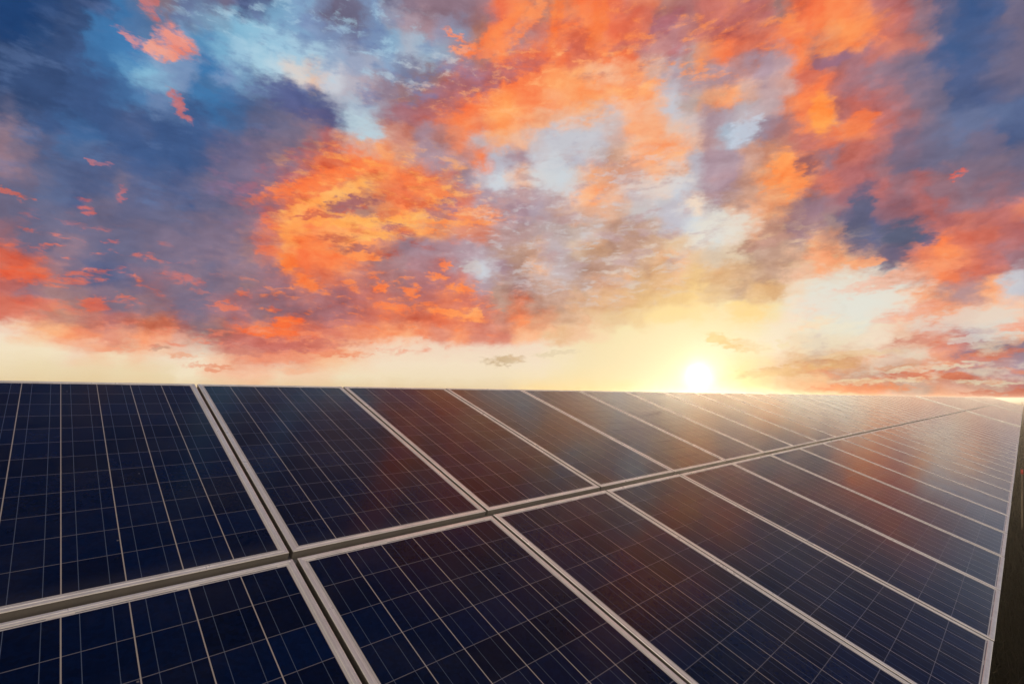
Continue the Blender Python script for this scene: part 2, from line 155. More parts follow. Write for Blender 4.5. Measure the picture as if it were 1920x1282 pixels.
# single clouds and gaps: bearing, height, half width, half height, turn (all degrees), colour, density
CLOUDS = [
(-30.7,9.9,6.44,2.23,0,(128,112,132),0.60), (-23.2,10.3,4.96,2.38,0,(150,110,120),0.55), (-13.1,13.6,5.52,1.78,0,(164,114,120),0.45),
(-35.2,16.5,6.95,3.40,0,(104,104,134),0.50), (-29.1,22.3,3.59,2.97,0,(106,100,134),0.45), (-40.2,31.2,0.79,0.39,-25,(238,138,114),0.58),
(-37.7,31.0,1.19,0.61,0,(248,152,120),0.80), (-36.5,32.1,1.41,0.89,-20,(246,148,122),0.85), (-38.7,34.0,0.67,0.69,0,(205,122,120),0.80),
(-35.7,27.0,0.44,1.32,40,(196,112,112),0.85), (36.2,16.9,0.99,2.50,-15,(96,97,124),0.95), (39.4,14.7,1.64,1.22,0,(88,95,120),0.95),
(38.2,12.8,1.01,1.16,0,(104,94,118),0.80), (40.9,14.0,0.80,0.55,-25,(92,96,126),0.80), (32.1,22.6,0.93,0.97,0,(156,106,112),0.80),
(22.8,6.2,1.26,0.63,-20,(232,196,126),0.90), (25.2,5.6,2.01,0.56,-8,(228,190,118),0.95), (28.9,5.5,0.43,0.43,0,(232,200,140),0.80),
(-0.9,4.3,2.11,0.50,5,(206,178,140),0.90), (5.3,5.1,2.09,0.25,5,(228,208,172),0.80), (-45.9,10.1,1.20,0.56,0,(242,106,64),0.65),
(-43.0,10.2,1.32,0.32,5,(228,112,80),0.58), (-40.9,8.4,0.99,0.47,0,(238,112,74),0.65), (-44.2,7.9,1.59,0.45,-3,(228,110,84),0.48),
(-30.5,9.2,1.33,0.32,-5,(238,116,76),0.61), (-29.1,10.5,0.68,0.27,-10,(228,112,84),0.54), (-26.2,9.4,0.61,0.28,0,(228,112,84),0.54),
(-24.7,8.1,1.36,0.62,10,(252,118,60),0.90), (-25.4,6.8,3.68,0.45,-5,(250,116,64),0.85), (-34.2,11.6,1.41,0.36,-20,(216,108,92),0.54),
(-41.9,16.5,0.72,0.40,8,(228,108,86),0.61), (-42.1,17.3,0.65,0.27,0,(214,104,92),0.54), (-39.8,18.3,0.35,0.55,0,(196,102,102),0.54),
(-39.9,13.9,0.42,0.28,-25,(204,104,98),0.54), (-46.7,16.4,0.80,0.21,-15,(236,116,80),0.61), (-41.9,20.4,0.29,0.26,0,(206,116,112),0.54),
(-41.1,20.5,0.48,0.26,0,(180,112,122),0.54), (-15.1,12.3,0.95,0.41,20,(250,130,74),0.90), (-11.7,12.0,0.79,0.54,10,(250,130,74),0.90),
(-8.9,13.7,0.99,0.36,-5,(250,132,76),0.90), (-6.2,12.6,1.50,0.55,-5,(252,134,74),0.95), (-7.9,15.2,0.56,0.54,0,(250,132,80),0.90),
(-6.9,9.7,3.37,0.43,-10,(255,148,84),0.90), (-4.5,9.6,0.88,0.55,0,(255,160,96),0.90), (-13.9,10.2,1.55,0.48,-5,(250,124,72),0.85),
(43.3,18.9,0.68,0.22,10,(230,112,98),0.80), (40.0,5.2,1.99,0.38,5,(212,138,118),0.80), (32.0,7.4,2.03,0.32,12,(246,204,162),0.85),
(33.1,3.3,2.95,0.62,6,(206,146,100),0.85), (40.2,1.9,3.27,0.38,-2,(200,98,72),0.85), (44.7,4.0,2.13,0.35,10,(136,120,138),0.85),
(44.0,3.5,2.46,0.31,8,(208,124,102),0.75), (35.0,0.9,3.56,0.30,0,(228,130,76),0.90), (44.8,0.4,2.39,0.26,2,(206,112,84),0.85),
(39.1,7.7,2.20,0.58,12,(240,164,134),0.80), (46.0,5.8,1.19,0.26,5,(240,160,136),0.70), (-17.8,29.0,2.17,1.20,-10,(186,206,216),0.95),
(26.6,27.0,1.55,1.02,30,(200,210,224),0.70), (7.8,28.6,3.82,1.77,10,(206,208,212),0.55), (5.5,25.0,2.56,1.65,-20,(206,212,216),0.60),
(23.6,17.9,3.15,1.41,5,(228,222,210),0.80), (-4.9,15.0,1.01,0.72,0,(206,196,192),0.70), (17.0,23.3,3.49,0.87,0,(226,214,206),0.60),
(-22.7,22.8,6.03,0.68,24,(252,128,72),0.85), (-20.7,21.7,5.38,0.59,26,(255,178,100),0.90), (-18.6,21.2,2.95,0.60,15,(170,106,108),0.90),
(-10.3,23.5,3.80,1.11,-22,(252,134,76),0.80), (-3.7,21.3,2.19,0.40,-5,(255,152,92),0.85), (-26.9,18.2,1.14,0.32,-20,(245,112,64),0.58),
(-27.0,15.3,1.23,0.43,-5,(246,116,66),0.58), (-16.8,19.4,7.30,0.51,6,(255,174,92),0.90), (-6.4,20.0,5.11,0.35,3,(252,150,88),0.85),
(-7.6,21.9,1.40,0.63,0,(164,118,130),0.85), (-13.7,18.9,2.08,0.46,-8,(170,104,108),0.90), (-19.7,17.4,2.65,0.39,8,(196,104,84),0.80),
(-16.2,18.0,2.63,0.40,12,(255,168,90),0.85), (-16.7,16.4,3.57,0.46,0,(176,112,108),0.80), (-25.0,14.4,0.84,0.94,0,(250,130,68),0.85),
(-8.9,20.8,2.53,0.40,-10,(172,116,122),0.70), (-22.0,19.6,2.82,0.27,12,(206,104,84),0.70), (-12.1,21.8,2.49,0.51,-10,(232,112,72),0.70),
(-11.4,18.9,2.49,0.35,0,(255,160,90),0.80), (-24.6,17.2,1.39,1.30,0,(255,160,84),0.80), (-22.4,16.6,2.22,0.67,-15,(250,132,76),0.70),
(-16.7,15.7,1.77,0.41,0,(255,150,84),0.90), (-22.8,12.3,1.63,0.57,-20,(250,130,70),0.90), (-25.3,13.8,0.73,0.99,0,(250,136,72),0.80),
(33.7,26.9,0.99,1.53,-8,(255,152,76),0.95), (36.4,25.3,1.50,0.71,15,(242,122,74),0.85), (30.1,22.7,0.96,1.67,10,(255,160,92),0.90),
(31.3,21.1,0.84,1.28,-10,(255,152,86),0.80), (29.0,21.6,0.89,0.40,20,(250,160,96),0.80), (25.8,36.5,2.67,0.54,8,(178,102,104),0.60),
(34.8,31.1,1.59,0.59,-10,(150,108,130),0.80), (8.7,37.5,1.96,1.07,0,(200,92,76),0.60), (5.4,39.4,0.80,2.53,-15,(252,128,66),0.70),
(10.7,38.9,1.04,2.12,-20,(250,124,64),0.60), (-2.7,37.1,2.95,0.46,15,(255,136,84),0.70), (-6.0,36.9,1.73,0.27,5,(246,150,112),0.90),
(-6.7,38.1,1.33,0.27,-20,(250,140,92),0.80), (18.9,37.9,1.79,0.68,20,(170,104,118),0.70), (-20.0,25.1,3.53,1.35,10,(252,132,74),0.55),
(-24.8,30.1,4.51,1.40,-10,(84,92,140),0.75), (-33.2,29.5,1.42,0.53,-10,(84,118,158),0.41), (36.1,32.9,2.96,1.20,0,(255,142,78),0.50),
(-27.6,5.8,4.85,0.71,-3,(196,116,108),0.80), (-25.5,4.1,3.33,0.50,3,(240,152,118),0.75), (-31.5,3.1,1.84,0.21,-4,(234,150,116),0.60),
(-29.0,4.9,2.24,0.49,0,(206,132,118),0.70), (-22.8,5.8,4.38,0.74,0,(204,112,100),0.80), (-20.3,4.8,2.79,0.29,0,(234,130,94),0.75),
(-33.8,4.2,1.40,0.15,0,(236,168,132),0.70), (-35.7,4.8,0.83,0.20,5,(206,160,140),0.70), (-40.9,4.7,2.21,0.33,-8,(246,176,140),0.60),
(-39.2,4.5,1.14,0.24,0,(242,170,138),0.60), (-24.2,2.9,2.10,0.23,-5,(246,190,154),0.60), (35.2,9.5,4.57,2.12,0,(228,226,214),0.80),
(43.0,6.7,3.48,0.91,3,(224,220,208),0.65), (30.5,6.1,5.66,1.60,0,(240,228,198),0.55), (29.4,2.8,4.49,0.43,6,(216,166,108),0.70),
(34.8,4.2,3.22,0.36,4,(228,194,150),0.70), (36.8,2.7,5.18,0.25,2,(200,140,106),0.60), (40.9,2.7,3.04,0.23,4,(224,208,178),0.75),
(37.1,1.6,3.74,0.20,0,(232,216,172),0.60), (43.9,5.1,2.19,0.22,4,(218,214,204),0.60), (43.9,1.3,1.87,0.22,-2,(222,212,180),0.70),
(31.6,17.6,1.56,2.12,-20,(152,118,132),0.70), (27.7,15.9,2.54,0.64,8,(192,144,130),0.70), (36.2,12.7,1.38,0.49,0,(248,152,98),0.70),
(38.9,11.0,4.32,0.58,10,(248,160,120),0.50), (-2.0,38.6,4.04,0.53,30,(252,134,78),0.80), (2.7,40.0,3.49,0.68,35,(255,146,90),0.80),
(0.3,35.5,4.66,0.94,20,(236,112,78),0.60), (-4.0,34.4,5.98,0.96,15,(160,110,125),0.60), (-9.2,32.1,6.54,1.18,20,(168,110,122),0.50)]
# stretches full of small wisps: bearing, height, half width, half height, colour, density, which noise, its limits
FLECKS = [
(8.9, 19.2, 15.7, 8.4, (212,210,214), 0.50, 0, 0.550, 0.64),
(8.3, 18.6, 14.2, 7.4, (206,200,204), 0.45, 1, 0.520, 0.66),
(10.8, 20.8, 14.5, 6.6, (186,142,140), 0.55, 1, 0.540, 0.64),
(-14.2, 10.3, 16.1, 4.3, (255,136,72), 0.65, 0, 0.570, 0.65),
(-42.6, 11.3, 9.4, 3.6, (238,112,74), 0.65, 0, 0.585, 0.66),
(17.5, 36.0, 17.5, 5.1, (255,150,84), 0.60, 0, 0.550, 0.66),
(17.6, 37.4, 16.2, 3.8, (176,98,104), 0.55, 1, 0.560, 0.66),
(3.3, 33.5, 16.4, 3.8, (255,176,118), 0.60, 0, 0.560, 0.66),
(39.5, 2.7, 8.4, 2.4, (216,120,80), 0.60, 0, 0.530, 0.64),
(41.0, 3.1, 8.0, 2.3, (222,206,184), 0.70, 1, 0.530, 0.62),
(-14.6, 22.8, 11.3, 4.8, (255,172,92), 0.70, 0, 0.530, 0.63),
(-16.9, 21.4, 14.3, 5.9, (214,96,66), 0.60, 1, 0.540, 0.64),
(-25.1, 34.6, 20.4, 4.6, (110,128,172), 0.55, 1, 0.540, 0.64),
(-21.7, 36.2, 16.4, 3.8, (176,210,228), 0.50, 0, 0.550, 0.64),
(22.9, 14.0, 12.5, 5.0, (232,200,158), 0.35, 0, 0.530, 0.66),
(-25.6, 5.9, 18.8, 1.7, (238,140,110), 0.60, 0, 0.540, 0.62),
(-39.1, 23.7, 14.0, 7.5, (92,116,160), 0.45, 1, 0.550, 0.66)]

world = bpy.data.worlds.new('World')
S.world = world
world.use_nodes = True
wt = world.node_tree
wt.nodes.clear()
N = NT(wt)
tc = N.n('ShaderNodeTexCoord')
dirv = N.vmath('NORMALIZE', tc.outputs['Generated'])
dx, dy, dz = N.sep(dirv)
az = N.math('MULTIPLY', N.math('ARCTAN2', dx, dy), 180 / pi)
el = N.math('MULTIPLY', N.math('ARCSINE', dz), 180 / pi)
# clouds flatten towards the horizon, so the noise is squeezed in height there
flat = N.xyz(dx, dy, N.math('MULTIPLY', dz, 1.7))
nA = N.noise(flat, 9.0, 7, 0.60, 2.1)
nB = N.noise(N.vmath('ADD', flat, (3.1, 7.7, 1.3)), 30.0, 6, 0.56, 2.1)
wa = N.sep(N.vmath('SUBTRACT', nA.outputs['Color'], (0.5, 0.5, 0.5)))
wb = N.sep(N.vmath('SUBTRACT', nB.outputs['Color'], (0.5, 0.5, 0.5)))
calm = N.mapr(el, -1.0, 12.0, 0.30, 1.0)
wx = N.math('ADD', N.math('MULTIPLY', wa[0], 3.8), N.math('MULTIPLY', wb[0], 3.6))
wy = N.math('MULTIPLY', N.math('ADD', N.math('MULTIPLY', wa[1], 2.9), N.math('MULTIPLY', wb[1], 3.0)), calm)
azw = N.math('ADD', az, wx)
elw = N.math('ADD', el, wy)

AZ = SKY_AZIMUTHS
half = (len(AZ) + 1) // 2
splits = (AZ[:half + 1], AZ[half:])
def ramp_row(row, which, row_el):
    stops = splits[which]
    off = 0 if which == 0 else half
    nd = N.n('ShaderNodeValToRGB')
    nd.color_ramp.interpolation = 'EASE' if row_el > 5 else 'LINEAR'
    e = nd.color_ramp.elements
    a0, a1 = stops[0], stops[-1]
    for i, a in enumerate(stops):
        p = (a - a0) / (a1 - a0)
        if i == 0:
            k = e[0]; k.position = 0
        elif i == 1:
            k = e[-1]; k.position = p
        else:
            k = e.new(p)
        k.color = rgb(row[(off + i) * 3:(off + i) * 3 + 3])
    return nd
fa = N.mapr(azw, splits[0][0], splits[0][-1], mode='LINEAR')
fb = N.mapr(azw, splits[1][0], splits[1][-1], mode='LINEAR')
side = N.math('GREATER_THAN', azw, splits[1][0])
sky = None
for i, row in enumerate(SKY_ROWS):
    ra, rb = ramp_row(row, 0, SKY_ELEVATIONS[i]), ramp_row(row, 1, SKY_ELEVATIONS[i])
    wt.links.new(fa, ra.inputs[0]); wt.links.new(fb, rb.inputs[0])
    c = N.mix(side, ra.outputs[0], rb.outputs[0])
    if sky is None:
        sky = c
    else:
        lo, hi = SKY_ELEVATIONS[i - 1], SKY_ELEVATIONS[i]
        k_ = 0.12 if hi > 7 else 0.0            # the low clear band grades smoothly, the clouds have edges
        sky = N.mix(N.mapr(elw, lo + (hi - lo) * k_, hi - (hi - lo) * k_, mode='SMOOTHSTEP' if k_ else 'LINEAR'), sky, c)

# single clouds, lightly torn by the same noise
bw = 0.32
nE = N.noise(N.vmath('MULTIPLY', flat, (1.0, 1.0, 1.4)), 70.0, 4, 0.50, 2.1)
we = N.sep(N.vmath('SUBTRACT', nE.outputs['Color'], (0.5, 0.5, 0.5)))
bx = N.math('ADD', N.math('ADD', az, N.math('MULTIPLY', wx, bw)), N.math('MULTIPLY', we[0], 2.4))
by = N.math('ADD', N.math('ADD', el, N.math('MULTIPLY', wy, bw * 1.2)), N.math('MULTIPLY', we[1], 1.5))
bvec = N.xyz(bx, by)
edge = N.math('ADD', N.math('MULTIPLY', N.math('ADD', wb[2], we[2]), 1.9), 1.0)
for (a, e_, ra_, re_, rot, colr, dens) in CLOUDS:
    mp = N.n('ShaderNodeMapping', vector_type='TEXTURE')
    wt.links.new(bvec, mp.inputs[0])
    mp.inputs[1].default_value = (a, e_, 0)
    mp.inputs[2].default_value = (0, 0, radians(rot))
    mp.inputs[3].default_value = (ra_ * 1.6, re_ * 1.6, 1)
    gr = N.n('ShaderNodeTexGradient', gradient_type='SPHERICAL')
    wt.links.new(mp.outputs[0], gr.inputs[0])
    f = N.mapr(N.math('MULTIPLY', gr.outputs[1], edge), *((0.02, 0.66) if re_ > 1.1 else (0.04, 0.62)), 0.0, dens)
    sky = N.mix(f, sky, rgb(colr))

# flecks: small wisps and gaps that fill a stretch of the deck
nW = N.noise(N.vmath('MULTIPLY', N.vmath('ADD', flat, N.vmath('SCALE', nB.outputs['Color'], scale=0.03)), (1.0, 1.0, 1.9)), 26.0, 5, 0.56, 2.1)
nX = N.noise(N.vmath('MULTIPLY', N.vmath('ADD', flat, (5.0, 2.0, 9.0)), (1.0, 1.0, 1.5)), 19.0, 6, 0.56, 2.1)
for (a, e_, ra_, re_, colr, dens, src_, lo, hi) in FLECKS:
    mp = N.n('ShaderNodeMapping', vector_type='TEXTURE')
    wt.links.new(bvec, mp.inputs[0])
    mp.inputs[1].default_value = (a, e_, 0)
    mp.inputs[3].default_value = (ra_ * 1.3, re_ * 1.3, 1)
    gr = N.n('ShaderNodeTexGradient', gradient_type='SPHERICAL')
    wt.links.new(mp.outputs[0], gr.inputs[0])
    f = N.math('MULTIPLY', N.mapr(gr.outputs[1], 0.0, 0.45, 0.0, dens), N.mapr((nW if src_ == 0 else nX).outputs[0], lo - 0.04, hi + 0.05))
    sky = N.mix(f, sky, rgb(colr))

# billow and wisp texture inside the clouds only
sc = N.n('ShaderNodeSeparateColor'); wt.links.new(sky, sc.inputs[0])
cloudy = N.mapr(sc.outputs[1], 0.70, 0.38, 0.0, 1.0)
cvec = N.vmath('ADD', flat, N.vmath('SCALE', nA.outputs['Color'], scale=0.05))
nC = N.noise(cvec, 12.5, 8, 0.53, 2.15, 0.15)
# the same billows seen a little towards the sun: their difference is the lit and the shaded flank
nC2 = N.noise(N.vmath('ADD', cvec, (SUN_DIR.x * 0.010 + 0.004, 0.0, -0.012)), 12.5, 5, 0.53, 2.15, 0.15)
relief = N.math('MULTIPLY', N.math('SUBTRACT', nC.outputs[0], nC2.outputs[0]), -2.2)
tex = N.math('ADD', N.mapr(nC.outputs[0], 0.30, 0.70, 0.22, 0.78, mode='LINEAR'), relief, clamp=True)
warmth = N.math('SUBTRACT', sc.outputs[0], sc.outputs[2])
sky_t = N.mix(N.math('MULTIPLY', cloudy, N.mapr(warmth, -0.05, 0.35, 0.28, 0.62)), sky, tex, blend='SOFT_LIGHT')
# a little mottled warmth where the low sun reaches the cloud bases
lit = N.math('MULTIPLY', N.mapr(nC.outputs[0], 0.54, 0.68), N.mapr(warmth, 0.12, 0.50, 0.0, 0.18))
sky_t = N.mix(N.math('MULTIPLY', lit, cloudy), sky_t, (1.0, 0.36, 0.12, 1.0))

# bright air round the sun and the disc itself
cs = N.vmath('DOT_PRODUCT', dirv, tuple(SUN_DIR))
ang = N.math('MULTIPLY', N.math('ARCCOSINE', N.math('MINIMUM', cs, 0.9999999)), 180 / pi)
g1 = N.math('EXPONENT', N.math('MULTIPLY', ang, -1 / 2.0))
g2 = N.math('EXPONENT', N.math('MULTIPLY', ang, -1 / 6.5))
glow = N.mix(1.0, N.mix(g1, (0, 0, 0, 1), (0.44, 0.31, 0.17, 1)), N.mix(g2, (0, 0, 0, 1), (0.02, 0.015, 0.008, 1)), blend='ADD')
sky_t = N.mix(1.0, sky_t, glow, blend='ADD')
g0 = N.math('EXPONENT', N.math('MULTIPLY', ang, -1 / 0.55))
sky_t = N.mix(1.0, sky_t, N.mix(g0, (0, 0, 0, 1), (5.0, 4.3, 3.2, 1)), blend='ADD')

# clear evening sky behind the camera and overhead, below the horizon a dark earth tone
nish = N.n('ShaderNodeTexSky', sky_type='NISHITA', sun_disc=False)
nish.sun_elevation = SUN_EL
nish.sun_rotation = SUN_AZ
nish.dust_density = 2.0
clear = N.mix(1.0, nish.outputs[0], (0.08, 0.08, 0.08, 1), blend='MULTIPLY')
# added, unseen bright sky band behind the camera to light the frame sides
low_back_fill = N.mix(N.mapr(nA.outputs[0], 0.35, 0.65), (2.7, 2.25, 1.75, 1), (1.8, 1.5, 1.35, 1))
clear = N.mix(N.mapr(nA.outputs[0], 0.42, 0.62, 0.0, 0.8), clear, (0.16, 0.10, 0.14, 1))
clear = N.mix(N.mapr(el, 14.0, 40.0), low_back_fill, clear)
away = N.math('MAXIMUM', N.mapr(N.math('ABSOLUTE', az), 62.0, 95.0), N.mapr(el, 62.0, 84.0))
sky_t = N.mix(away, sky_t, clear)
sky_t = N.mix(N.mapr(el, -1.5, -4.0), sky_t, (0.05, 0.045, 0.05, 1))
bg = N.n('ShaderNodeBackground')
bg.inputs[1].default_value = 1.0
wt.links.new(sky_t, bg.inputs[0])
wo = N.n('ShaderNodeOutputWorld')
wt.links.new(bg.outputs[0], wo.inputs[0])
world.cycles.sampling_method = 'MANUAL'
world.cycles.sample_map_resolution = 512

# ------------------------------------------------------------------ object helpers
def tag(o, label=None, cat=None, group=None, kind=None):
    if label: o['label'] = label
    if cat: o['category'] = cat
    if group: o['group'] = group
    if kind: o['kind'] = kind
    return o

def mesh_obj(name, bm, mat, parent=None, smooth=False):
    me = bpy.data.meshes.new(name)
    bm.normal_update(); bm.to_mesh(me); bm.free()
    if smooth:
        for p in me.polygons: p.use_smooth = True
    if mat: me.materials.append(mat)
    o = bpy.data.objects.new(name, me)
    C.objects.link(o)
    if parent: o.parent = parent
    return o

def box(bm, x0, x1, y0, y1, z0, z1, M=None):
    vs = [bm.verts.new((M @ Vector(p)) if M else p) for p in
          ((x0, y0, z0), (x1, y0, z0), (x1, y1, z0), (x0, y1, z0), (x0, y0, z1), (x1, y0, z1), (x1, y1, z1), (x0, y1, z1))]
    for f in ((3, 2, 1, 0), (4, 5, 6, 7), (0, 1, 5, 4), (1, 2, 6, 5), (2, 3, 7, 6), (3, 0, 4, 7)):
        bm.faces.new([vs[i] for i in f])

def tube(bm, a, b, r0, r1=None, seg=10):
    a, b = Vector(a), Vector(b); r1 = r0 if r1 is None else r1
    d = (b - a).normalized(); p = d.orthogonal().normalized(); q = d.cross(p)
    ra = [bm.verts.new(a + (p * cos(t) + q * sin(t)) * r0) for t in [2 * pi * i / seg for i in range(seg)]]
    rb = [bm.verts.new(b + (p * cos(t) + q * sin(t)) * r1) for t in [2 * pi * i / seg for i in range(seg)]]
    for i in range(seg):
        bm.faces.new((ra[i], ra[(i + 1) % seg], rb[(i + 1) % seg], rb[i]))
    bm.faces.new(ra[::-1]); bm.faces.new(rb)

def mat_new(name):
    m = bpy.data.materials.new(name); m.use_nodes = True
    t = m.node_tree; b = t.nodes['Principled BSDF']
    return m, NT(t), b

# ------------------------------------------------------------------ materials
PW, PL = 0.987, 1.884            # one panel
LIP = 0.022                      # frame lip over the glass
CX, CY = 6, 12
MARGIN = 0.008
PX = (PW - 2 * LIP - 2 * MARGIN) / CX
PY = (PL - 2 * LIP - 2 * MARGIN) / CY

def cell_material():
    m, n, b = mat_new('solar_cells_under_glass')
    tcn = n.n('ShaderNodeTexCoord'); oi = n.n('ShaderNodeObjectInfo')
    x, y, z = n.sep(tcn.outputs['Object'])                # metres, x across, y up the slope, origin at the lower edge middle
    u = n.math('DIVIDE', n.math('ADD', x, PX * CX / 2), PX)
    v = n.math('DIVIDE', n.math('SUBTRACT', y, LIP + MARGIN), PY)
    def line(coord, pitch, off, halfw):
        f = n.math('ABSOLUTE', n.math('SUBTRACT', n.math('FRACT', n.math('ADD', coord, 0.5 - off)), 0.5))
        return n.math('LESS_THAN', n.math('MULTIPLY', f, pitch), halfw)
    gap_v = line(u, PX, 0.0, 0.0017)
    gap_h = line(v, PY, 0.0, 0.0013)
    bus = n.math('MAXIMUM', line(u, PX, 0.26, 0.0009), line(u, PX, 0.74, 0.0009))
    inside = n.math('MULTIPLY', n.math('LESS_THAN', n.math('ABSOLUTE', n.math('SUBTRACT', u, CX / 2)), CX / 2),
                    n.math('LESS_THAN', n.math('ABSOLUTE', n.math('SUBTRACT', v, CY / 2)), CY / 2))
    # tone of the single cell
    cellid = n.xyz(n.math('FLOOR', u), n.math('FLOOR', v), n.math('MULTIPLY', oi.outputs['Random'], 91.0))
    wn = n.n('ShaderNodeTexWhiteNoise', noise_dimensions='3D'); n.put(wn.inputs[0], cellid)
    vor = n.n('ShaderNodeTexVoronoi', feature='F1'); n.put(vor.inputs['Vector'], n.vmath('ADD', tcn.outputs['Object'], n.xyz(n.math('MULTIPLY', oi.outputs['Random'], 37.0), 0.0)))
    vor.inputs['Scale'].default_value = 85
    tone = n.math('ADD', n.math('MULTIPLY', wn.outputs[0], 0.55), n.math('MULTIPLY', n.sep(vor.outputs['Color'])[0], 0.45))
    cell = n.mix(tone, (0.0005, 0.0030, 0.0160, 1), (0.0012, 0.0095, 0.0520, 1))
    cell = n.mix(n.mapr(n.sep(wn.outputs[1])[1], 0.6, 1.0, 0, 0.6), cell, (0.0030, 0.0045, 0.0180, 1))
    # dark ribbon ends in the white margin
    col = n.mix(bus, cell, (0.085, 0.115, 0.18, 1))
    col = n.mix(gap_h, col, (0.15, 0.15, 0.18, 1))
    col = n.mix(gap_v, col, (0.40, 0.37, 0.34, 1))
    rib = n.math('MULTIPLY', n.math('LESS_THAN', n.math('ABSOLUTE', n.math('SUBTRACT', n.math('ABSOLUTE', n.math('SUBTRACT', v, CY / 2)), CY / 2 + 0.038)), 0.010),
                 n.math('LESS_THAN', n.math('ABSOLUTE', n.math('SUBTRACT', n.math('FRACT', n.math('DIVIDE', u, 2.0)), 0.5)), 0.40))
    white = n.mix(rib, (0.58, 0.57, 0.56, 1), (0.12, 0.13, 0.17, 1))
    col = n.mix(inside, white, col)
    # thin dust film and a few dried specks
    dustn = n.noise(n.vmath('ADD', tcn.outputs['Object'], n.xyz(n.math('MULTIPLY', oi.outputs['Random'], 50.0), 0.0)), 3.2, 7, 0.62)
    dust = n.mapr(dustn.outputs[0], 0.42, 0.78, 0.000, 0.022)
    low = n.mapr(y, LIP + 0.09, LIP, 0.0, 0.035)
    dust = n.math('ADD', dust, low)
    vs = n.n('ShaderNodeTexVoronoi', feature='F1'); n.put(vs.inputs['Vector'], n.vmath('ADD', tcn.outputs['Object'], n.xyz(0.0, n.math('MULTIPLY', oi.outputs['Random'], 23.0))))
    vs.inputs['Scale'].default_value = 9
    speck = n.math('MULTIPLY', n.math('LESS_THAN', vs.outputs['Distance'], 0.030), n.math('GREATER_THAN', n.sep(vs.outputs['Color'])[0], 0.60))
    dust = n.math('MAXIMUM', dust, n.math('MULTIPLY', speck, 0.35))
    col = n.mix(dust, col, (0.42, 0.39, 0.35, 1))
    n.put(b.inputs['Base Color'], col)
    n.put(b.inputs['Roughness'], n.mapr(dustn.outputs[0], 0.3, 0.8, 0.07, 0.17))
    b.inputs['IOR'].default_value = 1.23
    # faint waviness of the rolled glass
    wav = n.noise(tcn.outputs['Object'], 5.0, 3, 0.5)
    bp = n.n('ShaderNodeBump'); bp.inputs['Strength'].default_value = 0.10; bp.inputs['Distance'].default_value = 0.004
    n.put(bp.inputs['Height'], wav.outputs[0]); n.put(b.inputs['Normal'], bp.outputs[0])
    return m

def metal_material(name, col, rough, metallic=1.0, streak=60):
    m, n, b = mat_new(name)
    tcn = n.n('ShaderNodeTexCoord'); oi = n.n('ShaderNodeObjectInfo')
    mp = n.n('ShaderNodeMapping'); n.put(mp.inputs[0], tcn.outputs['Object']); mp.inputs[3].default_value = (1, 0.6, 1)
    ns = n.noise(n.vmath('ADD', mp.outputs[0], n.xyz(n.math('MULTIPLY', oi.outputs['Random'], 30.0), 0.0)), 7.0, 8, 0.65)
    n.put(b.inputs['Base Color'], n.mix(n.mapr(ns.outputs[0], 0.3, 0.7), tuple(c * 0.78 for c in col) + (1,), tuple(col) + (1,)))
    n.put(b.inputs['Roughness'], n.mapr(ns.outputs[0], 0.3, 0.7, rough * 1.25, rough * 0.8))
    b.inputs['Metallic'].default_value = metallic
    return m

M_CELL = cell_material()
M_ALU = metal_material('anodised_aluminium', (0.95, 0.93, 0.88), 0.32, 0.40)
M_WALL = metal_material('groove_shade_aluminium', (0.17, 0.155, 0.135), 0.6, 0.2)  # darker aluminium: shade between the panels painted into the outer walls
M_STEEL = metal_material('galvanised_steel', (0.42, 0.43, 0.44), 0.5, 0.8)
M_BACK = metal_material('white_backsheet', (0.62, 0.62, 0.60), 0.6, 0.0)
M_WOOD = metal_material('weathered_wood', (0.16, 0.12, 0.08), 0.8, 0.0)
M_RED = metal_material('red_paint', (0.55, 0.03, 0.02), 0.5, 0.0)

def ground_material(name, c0, c1, c2, sc):
    m, n, b = mat_new(name)
    tcn = n.n('ShaderNodeTexCoord')
    n1 = n.noise(tcn.outputs['Object'], sc, 8, 0.65); n2 = n.noise(tcn.outputs['Object'], sc * 9, 6, 0.7)
    col = n.mix(n.mapr(n1.outputs[0], 0.35, 0.65), c0, c1)
    col = n.mix(n.mapr(n2.outputs[0], 0.5, 0.75, 0, 0.8), col, c2)
    n.put(b.inputs['Base Color'], col)
    b.inputs['Roughness'].default_value = 0.95
    b.inputs['Specular IOR Level'].default_value = 0.0
    bp = n.n('ShaderNodeBump'); bp.inputs['Strength'].default_value = 0.7; bp.inputs['Distance'].default_value = 0.05
    n.put(bp.inputs['Height'], n2.outputs[0]); n.put(b.inputs['Normal'], bp.outputs[0])
    return m

M_GROUND = ground_material('dark_soil_and_turf', (0.0012, 0.0012, 0.0011, 1), (0.0020, 0.0021, 0.0014, 1), (0.003, 0.0024, 0.002, 1), 1.3)
M_FIELD = ground_material('pale_stubble', (0.12, 0.12, 0.06, 1), (0.16, 0.15, 0.08, 1), (0.08, 0.09, 0.04, 1), 0.05)

# ------------------------------------------------------------------ ground
bm = bmesh.new()
R = 300
bm.faces.new([bm.verts.new(p) for p in ((-R, -R, 0), (R, -R, 0), (R, R, 0), (-R, R, 0))])
ground = tag(mesh_obj('ground', bm, M_GROUND), kind='structure')

